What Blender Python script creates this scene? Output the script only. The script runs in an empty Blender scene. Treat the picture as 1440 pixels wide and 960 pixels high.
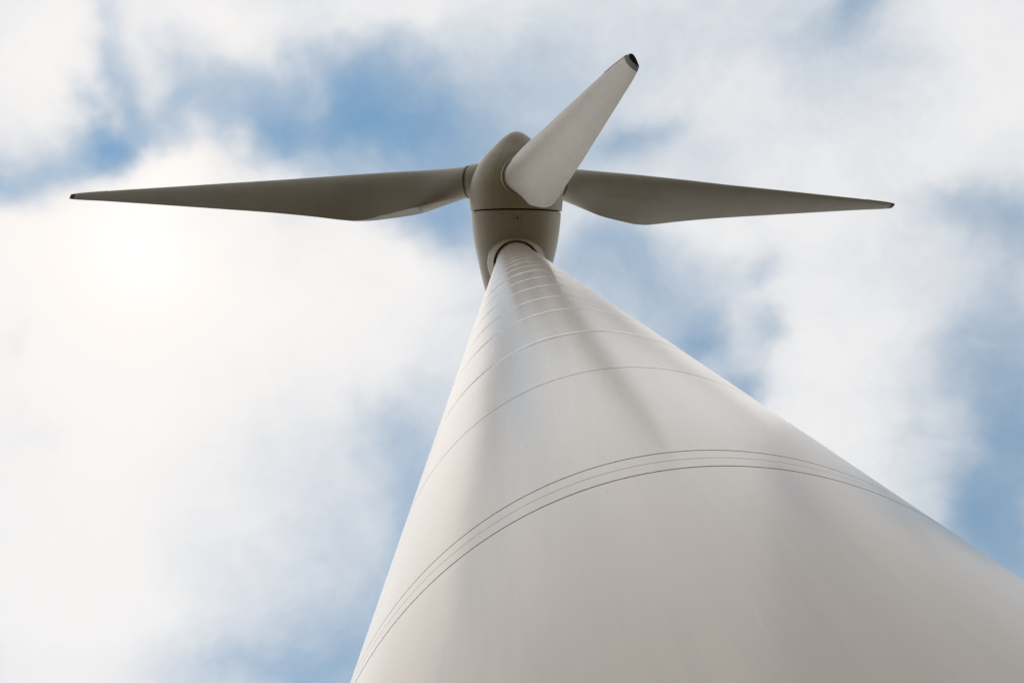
import bpy, bmesh, math, random
import numpy as np
from mathutils import Vector, Matrix
random.seed(4); np.random.seed(4)
S = bpy.context.scene
COL = S.collection
R_ = math.radians

# ------------------------------------------------------------------ camera
CAM = Vector((0.0, -3.4275, 1.6))
RIGHT = Vector((0.948464, 0.316561, -0.014336))
UP = Vector((0.315792, -0.940466, 0.125697))
FWD = Vector((-0.026308, 0.123747, 0.991965))
cd = bpy.data.cameras.new('camera'); cam = bpy.data.objects.new('camera', cd); COL.objects.link(cam)
m = Matrix.Identity(4)
for i in range(3):
    m[i][0], m[i][1], m[i][2], m[i][3] = RIGHT[i], UP[i], -FWD[i], CAM[i]
cam.matrix_world = m
cd.sensor_width = 36.0; cd.lens = 38.955; cd.clip_start = 0.05; cd.clip_end = 20000
S.camera = cam
S.view_settings.view_transform = 'Standard'; S.view_settings.look = 'None'
S.view_settings.gamma = 1.0; S.view_settings.exposure = 0.0
S.cycles.max_bounces = 8; S.cycles.diffuse_bounces = 4; S.cycles.glossy_bounces = 4

# ------------------------------------------------------------------ sun and sky
SUN_EL, SUN_AZ = R_(72.3), R_(-101.4)                 # azimuth clockwise from +Y
SUN_DIR = Vector((math.sin(SUN_AZ)*math.cos(SUN_EL), math.cos(SUN_AZ)*math.cos(SUN_EL), math.sin(SUN_EL)))
ld = bpy.data.lights.new('sun', 'SUN'); sun = bpy.data.objects.new('sun', ld); COL.objects.link(sun)
ld.energy = 0.5; ld.angle = R_(70); ld.color = (1.0, 0.93, 0.84)
sun.rotation_mode = 'QUATERNION'; sun.rotation_quaternion = SUN_DIR.to_track_quat('Z', 'Y')
sun.location = SUN_DIR*150

W = bpy.data.worlds.new('World'); S.world = W; W.use_nodes = True
nt = W.node_tree; N, L = nt.nodes, nt.links
N.clear()
def nd(t, **k):
    n = N.new(t)
    for a, b in k.items(): setattr(n, a, b)
    return n
def put(sock, v):
    if isinstance(v, bpy.types.NodeSocket): L.new(v, sock)
    elif v is not None: sock.default_value = v
def math_(op, a, b=None, c=None, clamp=False):
    n = nd('ShaderNodeMath', operation=op, use_clamp=clamp)
    for s, v in zip(n.inputs, (a, b, c)): put(s, v)
    return n.outputs[0]
def vmath(op, a, b=None, c=None):
    n = nd('ShaderNodeVectorMath', operation=op)
    for s, v in zip(n.inputs, (a, b, c)): put(s, v)
    return n
def noise(vec, scale, detail, rough=0.5, col=False):
    n = nd('ShaderNodeTexNoise'); put(n.inputs['Vector'], vec)
    n.inputs['Scale'].default_value = scale; n.inputs['Detail'].default_value = detail; n.inputs['Roughness'].default_value = rough
    return n.outputs['Color' if col else 'Fac']

tc = nd('ShaderNodeTexCoord'); D = tc.outputs['Generated']
# soft warp so that no cloud edge is a clean ellipse
warp = vmath('MULTIPLY', vmath('SUBTRACT', noise(D, 7.0, 4, 0.55, True), (0.5, 0.5, 0.5)).outputs[0], (0.13, 0.13, 0.13)).outputs[0]
DW = vmath('ADD', D, warp).outputs[0]
sep = nd('ShaderNodeSeparateXYZ'); L.new(DW, sep.inputs[0])
zz = math_('MAXIMUM', sep.outputs[2], 0.02)
# plan position on a cloud layer (x/z, y/z) turned so one axis runs along the wind
ROT = math.atan2(0.316561, 0.948464)
px_ = math_('DIVIDE', sep.outputs[0], zz); py_ = math_('DIVIDE', sep.outputs[1], zz)
qx = math_('ADD', math_('MULTIPLY', px_, math.cos(ROT)), math_('MULTIPLY', py_, math.sin(ROT)))
qy = math_('SUBTRACT', math_('MULTIPLY', px_, math.sin(ROT)), math_('MULTIPLY', py_, math.cos(ROT)))
cq = nd('ShaderNodeCombineXYZ'); L.new(qx, cq.inputs[0]); L.new(qy, cq.inputs[1]); Q = cq.outputs[0]

def plan(x, y):                                        # where a patch of cloud seen in the photograph lies on the layer
    d = RIGHT*(x-720) - UP*(y-480) + FWD*1558.2
    a, b = d.x/d.z, d.y/d.z
    return a*math.cos(ROT)+b*math.sin(ROT), a*math.sin(ROT)-b*math.cos(ROT)
# x, y, rx, ry, weight   (negative: an opening on blue sky, positive: thick cloud)
PATCH = [
 (540,150,95,68,-.42),(620,185,110,60,-.20),(450,95,80,55,-.18),(660,230,110,45,-.22),(490,215,80,34,-.16),(560,85,70,40,-.12),(720,130,80,60,-.12),
 (118,198,44,36,-.70),(430,860,130,120,-.14),(1620,800,200,220,-.22),(20,245,70,50,-.48),(205,150,60,30,-.34),(160,70,26,80,-.30),(565,560,70,80,.16),(460,900,60,60,.08),(380,190,84,46,-.46),(310,120,90,46,-.30),(240,70,50,50,-.10),
 (890,215,60,36,-.36),(600,288,90,36,-.40),(440,265,60,24,-.20),
 (915,395,130,62,-.26),(975,470,60,34,-.40),(1060,525,40,34,-.42),(1098,450,26,22,-.26),(1085,385,26,20,-.18),(860,350,70,40,-.14),
 (1430,640,80,150,-.36),(1395,780,90,70,-.18),(1365,275,66,36,-.28),(1440,305,50,50,-.20),(1200,70,100,70,-.26),(1240,5,40,26,-.26),(1425,470,50,90,-.14),
 (570,740,50,120,-.30),(500,930,110,100,-.36),(300,940,120,60,-.20),(610,600,70,60,-.14),(540,640,90,70,-.10),
 (400,340,40,24,-.14),(10,462,26,14,-.12),(800,60,170,80,-.14),(20,620,50,50,-.10),
 (55,70,100,110,.24),(290,30,110,56,.22),(240,205,54,46,.34),(450,150,34,60,.10),(300,180,44,40,.16),(205,120,30,40,.12),(640,120,50,40,.08),(560,8,90,26,.16),(1390,80,110,110,.16),(1170,230,190,80,.06),
 (1180,520,110,130,.14),(1000,322,120,30,.16),(560,390,90,60,.12),(200,400,260,190,.28),(130,640,170,170,.28),(60,860,130,140,.20),(60,330,100,60,.12),(1120,130,120,60,.05),
]
acc = None
base = 0.74
F = 1558.2
for x, y, rx, ry, w in PATCH:
    cx, cy = plan(x, y)
    sx, sy = F/rx*0.86, F/ry*0.86
    v = vmath('MULTIPLY_ADD', Q, (sx, sy, 0), (-cx*sx, -cy*sy, 0)).outputs[0]
    d2 = vmath('DOT_PRODUCT', v, v).outputs['Value']
    g = math_('POWER', 0.36788, d2)
    acc = math_('MULTIPLY_ADD', g, w, acc if acc is not None else base)
n1 = noise(D, 5.0, 5, 0.55); n2 = noise(DW, 15.0, 6, 0.6); n3 = noise(DW, 42.0, 5, 0.6)
acc = math_('ADD', acc, math_('MULTIPLY', math_('SUBTRACT', n1, 0.5), 0.34))
acc = math_('ADD', acc, math_('MULTIPLY', math_('SUBTRACT', n2, 0.5), 0.25))
acc = math_('ADD', acc, math_('MULTIPLY', math_('SUBTRACT', n3, 0.5), 0.11))
zsep = nd('ShaderNodeSeparateXYZ'); L.new(D, zsep.inputs[0])
low = nd('ShaderNodeMapRange', interpolation_type='SMOOTHSTEP'); low.clamp = True       # clouds close up with distance
L.new(zsep.outputs[2], low.inputs[0])
for s_, v_ in zip(low.inputs[1:5], (0.80, 0.25, 0.0, 0.22)): s_.default_value = v_
acc = math_('ADD', acc, low.outputs[0])
dens = nd('ShaderNodeMapRange', interpolation_type='SMOOTHERSTEP'); dens.clamp = True
L.new(acc, dens.inputs[0]); dens.inputs[1].default_value = -0.22; dens.inputs[2].default_value = 1.14
dens.inputs[3].default_value = 0.0; dens.inputs[4].default_value = 1.0
C = dens.outputs[0]

sky = nd('ShaderNodeTexSky', sky_type='NISHITA'); sky.sun_disc = False
sky.sun_elevation = SUN_EL; sky.sun_rotation = SUN_AZ; sky.altitude = 50; sky.air_density = 1.0; sky.dust_density = 0.0; sky.ozone_density = 0.6
bsky = nd('ShaderNodeBackground'); L.new(vmath('MULTIPLY', sky.outputs[0], (0.92, 1.19, 1.03)).outputs[0], bsky.inputs[0]); bsky.inputs[1].default_value = 0.15
# cloud light: brighter and warmer round the veiled sun
dotn = vmath('DOT_PRODUCT', D, tuple(SUN_DIR)); glow = math_('POWER', math_('MAXIMUM', dotn.outputs['Value'], 0.0), 60.0)
core = math_('POWER', math_('MAXIMUM', dotn.outputs['Value'], 0.0), 900.0)
ccol = nd('ShaderNodeMix', data_type='RGBA'); L.new(math_('MULTIPLY', glow, C), ccol.inputs[0])
thick = nd('ShaderNodeMix', data_type='RGBA'); L.new(math_('POWER', C, 2.0), thick.inputs[0])
thick.inputs[6].default_value = (0.80, 0.83, 0.86, 1); thick.inputs[7].default_value = (0.905, 0.89, 0.885, 1)
L.new(thick.outputs[2], ccol.inputs[6]); ccol.inputs[7].default_value = (0.98, 0.935, 0.90, 1)
cst = math_('ADD', math_('ADD', 0.965, math_('MULTIPLY', core, 0.10)), math_('MULTIPLY', math_('SUBTRACT', C, 0.8), 0.25))
grad = nd('ShaderNodeMapRange'); grad.clamp = True                # overcast sky: dimmer towards the horizon
L.new(zsep.outputs[2], grad.inputs[0])
for s_, v_ in zip(grad.inputs[1:5], (0.0, 0.82, 0.50, 1.0)): s_.default_value = v_
cst = math_('MULTIPLY', cst, grad.outputs[0])
bcl = nd('ShaderNodeBackground'); L.new(ccol.outputs[2], bcl.inputs[0]); L.new(cst, bcl.inputs[1])
mx = nd('ShaderNodeMixShader'); L.new(C, mx.inputs[0]); L.new(bsky.outputs[0], mx.inputs[1]); L.new(bcl.outputs[0], mx.inputs[2])
wo = nd('ShaderNodeOutputWorld'); L.new(mx.outputs[0], wo.inputs[0])
W.cycles.sampling_method = 'MANUAL'; W.cycles.sample_map_resolution = 512

# ------------------------------------------------------------------ helpers
def mat(name, color, rough=0.5, coat=0.0, fn=None):
    global N, L
    M = bpy.data.materials.new(name); M.use_nodes = True
    N, L = M.node_tree.nodes, M.node_tree.links
    b = N['Principled BSDF']
    b.inputs['Base Color'].default_value = (*color, 1); b.inputs['Roughness'].default_value = rough
    b.inputs['Coat Weight'].default_value = coat; b.inputs['Coat Roughness'].default_value = 0.15
    if fn: fn(b)
    return M
def mixcol(f, a, b):
    n = nd('ShaderNodeMix', data_type='RGBA'); put(n.inputs[0], f)
    for s, v in ((n.inputs[6], a), (n.inputs[7], b)):
        put(s, v if isinstance(v, bpy.types.NodeSocket) else (*v, 1))
    return n.outputs[2]
def ramp(v, a, b, lo=0.0, hi=1.0):
    n = nd('ShaderNodeMapRange'); n.clamp = True; put(n.inputs[0], v)
    for s, q in zip(n.inputs[1:5], (a, b, lo, hi)): s.default_value = q
    return n.outputs[0]
def link(name, me, material, parent=None, sharp=None):
    me.materials.append(material)
    me.polygons.foreach_set('use_smooth', [True]*len(me.polygons))
    if sharp: me.set_sharp_from_angle(angle=R_(sharp))
    o = bpy.data.objects.new(name, me); COL.objects.link(o); o.parent = parent
    return o
def grid_mesh(name, rows, close_u=True, cap0=False, cap1=False):
    """rows: list of rings of points (same count)."""
    n = len(rows[0]); V = [tuple(p) for r in rows for p in r]; Fc = []
    for i in range(len(rows)-1):
        for j in range(n if close_u else n-1):
            k = (j+1) % n
            Fc.append((i*n+j, i*n+k, (i+1)*n+k, (i+1)*n+j))
    if cap0: Fc.append(tuple(range(n-1, -1, -1)))
    if cap1: Fc.append(tuple((len(rows)-1)*n+j for j in range(n)))
    me = bpy.data.meshes.new(name); me.from_pydata(V, [], Fc)
    bm = bmesh.new(); bm.from_mesh(me); bmesh.ops.recalc_face_normals(bm, faces=bm.faces); bm.to_mesh(me); bm.free()
    return me
def lathe(name, prof, O, A, X, Y, n=96, f0=0.0, f1=None, closed_prof=False):
    """prof: (s along A, r). Full turn unless f1 given."""
    full = f1 is None
    cnt = n if full else n+1
    ph = [f0 + (2*math.pi*j/n if full else (f1-f0)*j/n) for j in range(cnt)]
    P = list(prof)+([prof[0]] if closed_prof else [])
    rows = [[O + A*s + (X*math.cos(f)+Y*math.sin(f))*r for f in ph] for s, r in P]
    return grid_mesh(name, rows, close_u=full)
def tag(o, label, cat=None, kind=None):
    if label: o['label'] = label
    if cat: o['category'] = cat
    if kind: o['kind'] = kind
    return o
def pchip(xs, ys, x):
    xs = np.array(xs, float); ys = np.array(ys, float); h = np.diff(xs); dl = np.diff(ys)/h
    d = np.zeros(len(xs)); d[0], d[-1] = dl[0], dl[-1]
    for i in range(1, len(xs)-1):
        if dl[i-1]*dl[i] > 0:
            w1, w2 = 2*h[i]+h[i-1], h[i]+2*h[i-1]; d[i] = (w1+w2)/(w1/dl[i-1]+w2/dl[i])
    i = int(np.clip(np.searchsorted(xs, x)-1, 0, len(h)-1)); t = (x-xs[i])/h[i]
    return float((2*t**3-3*t**2+1)*ys[i]+(t**3-2*t**2+t)*h[i]*d[i]+(-2*t**3+3*t**2)*ys[i+1]+(t**3-t**2)*h[i]*d[i+1])

# ------------------------------------------------------------------ materials
def tower_fn(b):
    g = nd('ShaderNodeNewGeometry'); P = g.outputs['Position']
    st = vmath('MULTIPLY', P, (1.0, 1.0, 0.10)).outputs[0]
    a = noise(st, 2.4, 5, 0.6); c = noise(P, 0.9, 4, 0.55)
    base = mixcol(ramp(a, 0.35, 0.7), (0.69, 0.61, 0.535), (0.735, 0.66, 0.585))
    fine = noise(vmath('MULTIPLY', P, (1.0, 1.0, 0.06)).outputs[0], 11.0, 4, 0.65)
    base = mixcol(ramp(fine, 0.48, 0.70, 0, 0.45), base, (0.61, 0.55, 0.485))
    base = mixcol(ramp(c, 0.55, 0.75, 0, 0.35), base, (0.66, 0.575, 0.49))
    # thin pale run marks
    w = vmath('ADD', vmath('MULTIPLY', P, (1.0, 1.0, 0.016)).outputs[0], vmath('MULTIPLY', vmath('SUBTRACT', noise(P, 1.7, 3, 0.5, True), (0.5,)*3).outputs[0], (0.035, 0.035, 0)).outputs[0]).outputs[0]
    s1 = noise(w, 4.2, 1, 0.4)
    line = ramp(math_('ABSOLUTE', math_('SUBTRACT', s1, 0.5)), 0.0, 0.006, 1.0, 0.0)
    msk = ramp(noise(P, 1.3, 2), 0.52, 0.62)
    base = mixcol(math_('MULTIPLY', math_('MULTIPLY', line, msk), 0.42), base, (0.79, 0.75, 0.70))
    # little chips
    vo = nd('ShaderNodeTexVoronoi'); put(vo.inputs['Vector'], P); vo.inputs['Scale'].default_value = 2.2
    chip = ramp(vo.outputs['Distance'], 0.012, 0.02, 1.0, 0.0)
    base = mixcol(math_('MULTIPLY', chip, 0.6), base, (0.25, 0.23, 0.21))
    L.new(base, b.inputs['Base Color'])
    L.new(ramp(a, 0.3, 0.7, 0.30, 0.38), b.inputs['Roughness'])
    b.inputs['Specular IOR Level'].default_value = 0.0; b.inputs['Coat Roughness'].default_value = 0.18; b.inputs['Coat IOR'].default_value = 1.45
    bp = nd('ShaderNodeBump'); bp.inputs['Strength'].default_value = 0.05; bp.inputs['Distance'].default_value = 0.01
    L.new(noise(P, 6.0, 3, 0.5), bp.inputs['Height'])
    b2 = nd('ShaderNodeBump'); b2.inputs['Strength'].default_value = 0.12; b2.inputs['Distance'].default_value = 0.02
    L.new(noise(P, 1.1, 2, 0.5), b2.inputs['Height']); L.new(bp.outputs[0], b2.inputs['Normal'])
    L.new(b2.outputs[0], b.inputs['Normal']); L.new(b2.outputs[0], b.inputs['Coat Normal'])
M_TOWER = mat('tower_paint', (0.62, 0.6, 0.56), 0.33, 1.0, tower_fn)
def shell_fn(b):
    g = nd('ShaderNodeTexCoord'); P = g.outputs['Object']
    a = noise(P, 0.7, 5, 0.6); c = noise(vmath('MULTIPLY', P, (4, 4, 0.25)).outputs[0], 1.0, 4, 0.6)
    base = mixcol(ramp(a, 0.35, 0.7), (0.61, 0.535, 0.405), (0.67, 0.60, 0.47))
    base = mixcol(ramp(c, 0.5, 0.75, 0, 0.4), base, (0.43, 0.39, 0.31))
    L.new(base, b.inputs['Base Color'])
    bp = nd('ShaderNodeBump'); bp.inputs['Strength'].default_value = 0.06; bp.inputs['Distance'].default_value = 0.02
    L.new(noise(P, 3.0, 4, 0.6), bp.inputs['Height']); L.new(bp.outputs[0], b.inputs['Normal'])
M_SHELL = mat('glass_fibre_shell', (0.62, 0.6, 0.55), 0.42, 0.0, shell_fn)
def blade_fn(b):
    P = nd('ShaderNodeTexCoord').outputs['Object']
    a = noise(P, 0.7, 5, 0.6); c = noise(vmath('MULTIPLY', P, (3, 3, 0.12)).outputs[0], 1.0, 5, 0.65)
    base = mixcol(ramp(a, 0.35, 0.7), (0.60, 0.56, 0.475), (0.66, 0.625, 0.54))
    base = mixcol(ramp(c, 0.5, 0.75, 0, 0.5), base, (0.50, 0.465, 0.395))
    L.new(base, b.inputs['Base Color'])
    bp = nd('ShaderNodeBump'); bp.inputs['Strength'].default_value = 0.06; bp.inputs['Distance'].default_value = 0.02
    L.new(noise(P, 2.0, 4, 0.6), bp.inputs['Height']); L.new(bp.outputs[0], b.inputs['Normal'])
M_BLADE = mat('blade_gelcoat', (0.62, 0.6, 0.55), 0.45, 0.0, blade_fn)
def dark_fn(b):
    P = nd('ShaderNodeTexCoord').outputs['Object']
    L.new(mixcol(noise(P, 6, 3), (0.02, 0.018, 0.016), (0.045, 0.04, 0.035)), b.inputs['Base Color'])
M_SEAM = mat('grimy_seam', (0.13, 0.11, 0.095), 0.6)
M_DARK = mat('dark_seal', (0.03, 0.03, 0.03), 0.7, 0.0, dark_fn)
def tip_fn(b):
    P = nd('ShaderNodeTexCoord').outputs['Object']
    L.new(mixcol(noise(P, 5, 4, 0.7), (0.045, 0.036, 0.028), (0.10, 0.08, 0.065)), b.inputs['Base Color'])
M_TIP = mat('weathered_tip', (0.12, 0.1, 0.09), 0.6, 0.0, tip_fn)
def soil_fn(b):
    P = nd('ShaderNodeTexCoord').outputs['Object']
    L.new(mixcol(ramp(noise(P, 0.05, 6, 0.6), 0.35, 0.65), (0.034, 0.025, 0.006), (0.054, 0.039, 0.012)), b.inputs['Base Color'])
def tape_fn(b):
    P = nd('ShaderNodeTexCoord').outputs['Object']
    L.new(mixcol(ramp(noise(P, 3, 3, 0.6), 0.4, 0.75), (0.50, 0.44, 0.39), (0.38, 0.325, 0.28)), b.inputs['Base Color'])
M_TAPE = mat('edge_tape', (0.45, 0.4, 0.35), 0.55, 0.0, tape_fn)
M_GROUND = mat('dry_grassland', (0.1, 0.1, 0.05), 0.95, 0.0, soil_fn)
def gravel_fn(b):
    P = nd('ShaderNodeTexCoord').outputs['Object']
    L.new(mixcol(noise(P, 30, 4, 0.7), (0.15, 0.13, 0.10), (0.26, 0.23, 0.19)), b.inputs['Base Color'])
M_GRAVEL = mat('pale_gravel', (0.3, 0.27, 0.23), 0.95, 0.0, gravel_fn)

# ------------------------------------------------------------------ ground
def disc_rows(radii, z, n):
    return [[Vector((r*math.cos(2*math.pi*j/n), r*math.sin(2*math.pi*j/n), z if not callable(z) else z(r))) for j in range(n)] for r in radii]
me = grid_mesh('ground', disc_rows([0.01, 6, 15, 40, 100, 300, 1000, 3000, 9000], 0.0, 64))
tag(link('ground', me, M_GROUND), 'dry grassland round the foot of the turbine', kind='structure')
me = grid_mesh('gravel_pad', disc_rows([2.0, 3, 5, 8, 8.6], lambda r: 0.02 if r < 8.1 else 0.004, 96))
tag(link('gravel_pad', me, M_GRAVEL), 'pale gravel pad round the tower foot', kind='structure')

# ------------------------------------------------------------------ turbine
HUB_Z = 62.5375
turbine = bpy.data.objects.new('wind_turbine', None); COL.objects.link(turbine)
tag(turbine, 'white three bladed wind turbine seen from the foot of its tall tapering tower', 'wind turbine')
A = Vector((0.321598, -0.944165, 0.071601)); SX = Vector((0.946595, 0.322426, 0.0)); UX = Vector((-0.023086, 0.067777, 0.997433))
TOP = Vector((0, 0, HUB_Z)); HUB = TOP + A*4.3733

# tower: rolled steel cans, butt welded, with bolted flanges
def RT(z): return 2.1255 - (2.1255-1.0042)/HUB_Z*z
Z0 = Vector((0, 0, 0)); EX, EY, EZ = Vector((1, 0, 0)), Vector((0, 1, 0)), Vector((0, 0, 1))
SEAMS = [0.05, 3.45, 6.727, 7.092, 10.30, 13.22, 16.28, 18.81, 21.75, 24.75, 27.72, 28.02, 30.9, 33.8, 36.7, 39.6, 42.5, 45.4, 48.3, 51.2, 54.1, 57.0, 60.75]
NSEG = 192
def smooth(a, b, x):
    t = min(max((x-a)/(b-a), 0), 1); return t*t*(3-2*t)
def seam_dip(dz, z):                                    # weld shrinkage draws the thinner upper plate in next to the seam
    if z < 10.5: return 0.0
    k = smooth(18, 42, z)
    return (0.0045+0.006*k)*math.exp(-(dz/(0.055+0.07*k))**2)
def seam_ring(z, g, name, parent, material):
    dp = seam_dip(0, z)
    pr = [(z-g-0.004, RT(z)-dp-0.012), (z-g-0.002, RT(z)-dp-0.0035), (z, RT(z)-dp-0.0025), (z+g+0.002, RT(z)-dp-0.0035), (z+g+0.004, RT(z)-dp-0.012)]
    link(name, lathe(name, pr, Z0, EZ, EX, EY, NSEG), material, parent)
for i in range(len(SEAMS)-1):
    z0, z1 = SEAMS[i], SEAMS[i+1]
    flange = (z1-z0) < 0.5
    g = 0.006 if z1 < 8 else 0.008
    if flange:
        zm = (z0+z1)/2
        for q, (za, zb) in enumerate(((z0, zm), (zm, z1))):
            ga, gb = (g, 0.0014) if q == 0 else (0.0014, g)
            da, db = seam_dip(0, za)*(q == 0), seam_dip(0, zb)*(q == 1)
            p = 0.0007 if z1 < 8 else 0.0                # the lower flange stands a little proud
            pr = [(za+ga, RT(za)-0.014), (za+ga, RT(za)-da), (za+ga+0.003, RT(za)-da+p), (zb-gb-0.003, RT(zb)-db+p), (zb-gb, RT(zb)-db), (zb-gb, RT(zb)-0.014)]
            fl = link('flange_ring', lathe('flange_ring', pr, Z0, EZ, EX, EY, NSEG), M_TOWER, turbine, 6)
            if q == 1: seam_ring(z1, g, 'weld_seam', fl, M_SEAM)
        continue
    zs = [0.0, 0.012, 0.03, 0.05, 0.075, 0.1, 0.13, 0.17, 0.22, 0.30]
    pr = [(z0+g, RT(z0)-0.03)]
    pr += [(z0+g+q, RT(z0+q)-seam_dip(q, z0)) for q in zs]
    pr += [(z0+(z1-z0)*k, RT(z0+(z1-z0)*k)) for k in (0.3, 0.5, 0.7)]
    pr += [(z1-g-q, RT(z1-q)-seam_dip(q, z1)) for q in reversed(zs)]
    pr += [(z1-g, RT(z1)-0.03)]
    sec = link('tower_section', lathe('tower_section', pr, Z0, EZ, EX, EY, NSEG), M_TOWER, turbine, 50)
    seam_ring(z1, g, 'weld_seam', sec, M_SEAM if z1 < 15 else M_TOWER)

# nacelle (fixed) and spinner (turning), an egg split by the rotor gap
def prof_interp(tab, n):
    ss = np.array([t[0] for t in tab]); rr = [t[1] for t in tab]
    x = np.linspace(ss[0], ss[-1], n)
    return [(float(q), pchip(ss, rr, q)) for q in x]
NAC = [(-4.35, 0.02), (-4.28, 0.25), (-4.0, 0.62), (-3.4, 1.02), (-2.6, 1.38), (-1.65, 1.68), (-0.8, 1.90), (0.0, 2.08), (0.77, 2.25), (1.6, 2.38), (2.2, 2.435), (2.56, 2.455)]
pn = prof_interp(NAC, 60)
pn += [(2.60, 2.448), (2.615, 2.43), (2.615, 2.30)]
nac = link('nacelle', lathe('nacelle', pn, TOP, A, SX, UX, 128), M_SHELL, turbine, 40)
link('bearing_drum', lathe('bearing_drum', [(2.4, 2.30), (2.9, 2.30)], TOP, A, SX, UX, 96), M_DARK, turbine)
SPI = [(2.74, 2.515), (3.4, 2.55), (4.0, 2.52), (4.55, 2.38), (5.06, 2.15), (5.6, 1.79), (6.15, 1.28), (6.55, 0.88), (6.8, 0.58), (6.95, 0.32), (7.02, 0.14), (7.04, 0.0)]
ps = prof_interp(SPI, 64)
core_prof = [(2.72, 2.3)] + [(s_-0.015, max(r_-0.016, 0.0)) for s_, r_ in ps]
spin = link('spinner', lathe('spinner', core_prof, TOP, A, SX, UX, 96), M_DARK, turbine)
AZ0 = R_(4.1557)
def ang(theta):                                        # angle from straight down (towards +SX) -> lathe angle
    return theta - math.pi/2
for k in range(3):
    f0 = ang(AZ0 - R_(34) + k*2*math.pi/3); f1 = f0 + 2*math.pi/3
    gap = 0.0028
    pr = [(2.70, 2.32), (2.70, 2.50), (2.712, 2.512)] + ps
    rows = []
    for s_, r_ in pr:
        cols = [(f0+gap, 0.022)] + [(f0+gap+(f1-f0-2*gap)*j/44, 0.0) for j in range(45)] + [(f1-gap, 0.022)]
        rows.append([TOP + A*s_ + (SX*math.cos(f)+UX*math.sin(f))*max(r_-dr, 0.0) for f, dr in cols])
    link('spinner_panel', grid_mesh('spinner_panel', rows, close_u=False), M_SHELL, spin, 40)

# skirt where the nacelle sits over the tower
def skirt():
    rows = []; n = 128
    zb = 60.05
    for r, dz in ((1.15, .40), (1.185, .02), (1.20, 0), (1.225, 0), (1.24, .02), (1.265, .10), (1.30, .20), (1.345, .31), (1.41, .46), (1.50, .68), (1.56, .9)):
        ring = []
        for j in range(n):
            f = 2*math.pi*j/n
            x, y = r*math.cos(f), r*math.sin(f)
            ring.append(Vector((x, y, zb+dz)))
        rows.append(ring)
    return grid_mesh('tower_skirt', rows)
link('tower_skirt', skirt(), M_SHELL, nac, 60)
link('yaw_collar', lathe('yaw_collar', [(59.3, 1.055), (59.3, 1.08), (59.32, 1.09), (60.7, 1.08), (60.7, 1.0)], Z0, EZ, EX, EY, 128), M_TOWER, nac, 40)
link('yaw_ring', lathe('yaw_ring', [(60.40, 1.0), (60.40, 1.19)], Z0, EZ, EX, EY, 96), M_DARK, nac)
# small service hatch under the nacelle
def nac_pt(s, phi, lift=0.0):
    r = pchip([t[0] for t in NAC], [t[1] for t in NAC], s)+lift
    f = ang(phi)
    return TOP + A*s + (SX*math.cos(f)+UX*math.sin(f))*r
def hatch(s, phi, hs, hp, lift):
    rows = []
    for i in range(5):
        rows.append([nac_pt(s-hs+2*hs*i/4, phi-hp+2*hp*j/4, lift if 0 < i < 4 and 0 < j < 4 else -0.01) for j in range(5)])
    return grid_mesh('hatch', rows, close_u=False)
link('hatch_seal', hatch(2.18, R_(0.5), 0.30, 0.128, 0.006), M_TIP, nac, 20)
hp = link('service_hatch', hatch(2.18, R_(0.5), 0.26, 0.11, 0.012), M_SHELL, nac, 20)
for ds, dp, a, b_ in ((0, 0, 0.13, 0.012), (0, 0, 0.018, 0.06)):
    link('hatch_catch', hatch(2.18+ds, R_(0.5)+dp, a, b_, 0.025), M_TIP, nac, 20)

# blades: X = -t, Y = axial, Z = span
LE_A = [(3.0, .84), (4.5, .80), (6, .78), (8, .77), (9.8, .74), (12.5, .68), (16, .59), (20, .52), (25, .42), (30, .32), (32.7, .22), (33.06, .19)]
LE_T = [(3.0, .20), (4.5, .40), (6, .46), (8, .46), (9.8, .45), (12.5, .44), (16, .40), (20, .36), (25, .31), (30, .25), (32.7, .19), (33.06, .17)]
TE_A = [(3.0, -.84), (4.5, -1.20), (6, -1.55), (8, -1.87), (9.3, -2.04), (10.0, -2.06), (10.7, -2.01), (12.5, -1.80), (16, -1.45), (20, -1.13), (25, -.74), (30, -.36), (32.7, -.17), (33.06, -.12)]
TE_T = [(3.0, -.20), (4.5, -.32), (6, -.45), (8, -.57), (10, -.66), (12.5, -.74), (16, -.68), (20, -.58), (25, -.41), (30, -.23), (32.7, -.10), (33.06, -.07)]
def iv(tab, r): return pchip([q[0] for q in tab], [q[1] for q in tab], r)
def smooth(a, b, x):
    t = min(max((x-a)/(b-a), 0), 1); return t*t*(3-2*t)
NB = 72
def section(r):
    le = np.array([iv(LE_T, r), iv(LE_A, r)]); te = np.array([iv(TE_T, r), iv(TE_A, r)])
    e = le-te; c = np.linalg.norm(e); e = e/c
    mm = np.array([e[1], -e[0]])                       # (t, a): suction side
    w = smooth(2.8, 6.6, r); oval = pchip([3, 4.5, 6, 8.5, 33.1], [.86, .76, .64, .46, .4], r)
    tau = pchip([3, 6, 9, 14, 20, 30, 33.1], [.52, .36, .26, .22, .20, .21, .36], r)
    tb = pchip([3, 4.5, 6, 8, 9.6, 11, 33.1], [1.3, 1.05, .84, .50, .14, .02, .012], r)
    out = []
    for j in range(NB):
        th = (j+.5)/NB*2*math.pi
        x = (1+math.cos(th))/2                         # 1 at TE
        dl = x
        f = lambda u: 5*(0.2969*math.sqrt(max(u, 0))-0.126*u-0.3516*u*u+0.2843*u**3-0.1036*u**4)
        yt = tau*c*f(dl) + tb/2*dl**2.5
        camb = 0.05*c*(dl*(1-dl))*(1 if r > 9 else smooth(4, 9, r))
        sgn = 1 if th < math.pi else -1
        air = le + (te-le)*dl + mm*(sgn*yt+camb)
        cir = (le+te)/2 - e*(c/2)*math.cos(th) + mm*oval*math.sin(th)
        p = cir*(1-w)+air*w
        out.append(Vector((-p[0], p[1], r)))
    return out
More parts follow.
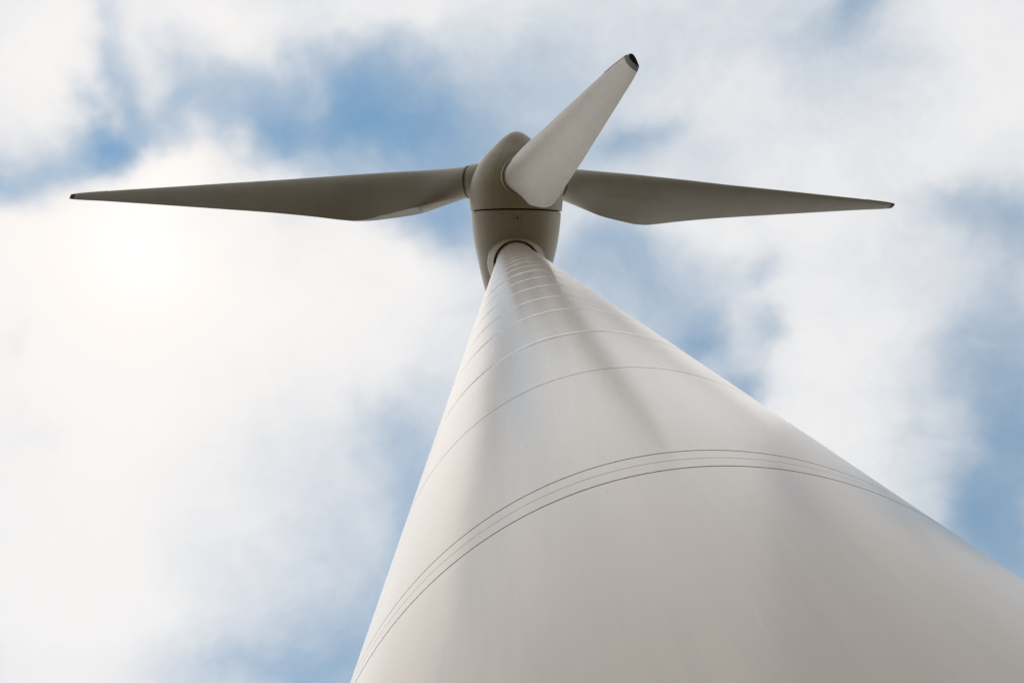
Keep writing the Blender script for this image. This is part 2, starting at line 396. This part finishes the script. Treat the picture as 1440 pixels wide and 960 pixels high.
def blade_mesh():
    rs = list(np.concatenate([np.linspace(2.95, 9, 28), np.linspace(9.2, 11.2, 12), np.linspace(11.6, 32.64, 46)]))
    return grid_mesh('rotor_blade', [section(float(r)) for r in rs], cap1=True)
def tip_mesh():
    rows = [section(r) for r in (32.645, 32.75, 32.9, 33.05)]
    cen = sum(rows[-1], Vector())/NB
    rows.append([cen+(p-cen)*0.93+Vector((0, 0, 0.02)) for p in rows[-1]])
    return grid_mesh('tip_cap', rows, cap0=True, cap1=True)
def strip_mesh():                                        # worn protection tape along the leading edge near the tip
    rows = []
    for r in np.linspace(29.9, 32.63, 12):
        sec = section(float(r)); cen = sum(sec, Vector())/NB
        pts = sec[NB//2-5:NB//2+5]
        rows.append([pts[0]]+[p+(p-cen).normalized()*0.016 for p in pts]+[pts[-1]])
    m0 = [p.copy() for p in section(29.88)[NB//2-5:NB//2+5]]; m0 = [m0[0]]+m0+[m0[-1]]
    return grid_mesh('edge_strip', [m0]+rows, close_u=False)
bm_, tm_, em_ = blade_mesh(), tip_mesh(), strip_mesh()
ring_m = lathe('root_ring', [(2.86, .80), (2.86, .905), (2.875, .92), (2.94, .92), (2.955, .905), (2.965, .82)], Z0, EZ, EX, EY, 72)
coll_m = lathe('blade_collar', [(1.6, .86), (2.795, .86), (2.805, .85), (2.805, .6)], Z0, EZ, EX, EY, 72)
seal_m = lathe('root_seal', [(2.79, .80), (2.87, .80)], Z0, EZ, EX, EY, 72)
rim_m = lathe('collar_rim', [(1.9, 1.02), (2.56, 1.02), (2.60, .995), (2.60, .95), (2.57, .925), (2.2, .925)], Z0, EZ, EX, EY, 72)
b0 = link('rotor_blade', bm_, M_BLADE, turbine, 38); t0 = link('tip_cap', tm_, M_TIP, b0, 30)
r0 = link('root_ring', ring_m, M_BLADE, b0, 40); c0 = link('blade_collar', coll_m, M_SHELL, spin, 40)
s0 = link('root_seal', seal_m, M_DARK, b0); q0 = link('collar_rim', rim_m, M_SHELL, spin, 40)
e0 = link('edge_strip', em_, M_TAPE, b0, 40)
for k in range(3):
    th = AZ0 + k*2*math.pi/3
    d = -UX*math.cos(th) + SX*math.sin(th)
    t = d.cross(A)
    Mx = Matrix.Identity(4)
    for i in range(3): Mx[i][0], Mx[i][1], Mx[i][2], Mx[i][3] = -t[i], A[i], d[i], HUB[i]
    if k == 0: b, c_, q_ = b0, c0, q0
    else:
        b = b0.copy(); COL.objects.link(b)
        for ch in (t0, r0, s0, e0):
            h = ch.copy(); COL.objects.link(h); h.parent = b
        c_ = c0.copy(); COL.objects.link(c_); q_ = q0.copy(); COL.objects.link(q_)
    b.matrix_basis = Mx; c_.matrix_basis = Mx; q_.matrix_basis = Mx
    b['label'] = ('pale rotor blade pointing down towards the viewer', 'dark undersided rotor blade reaching to the right', 'dark undersided rotor blade reaching to the left')[k]
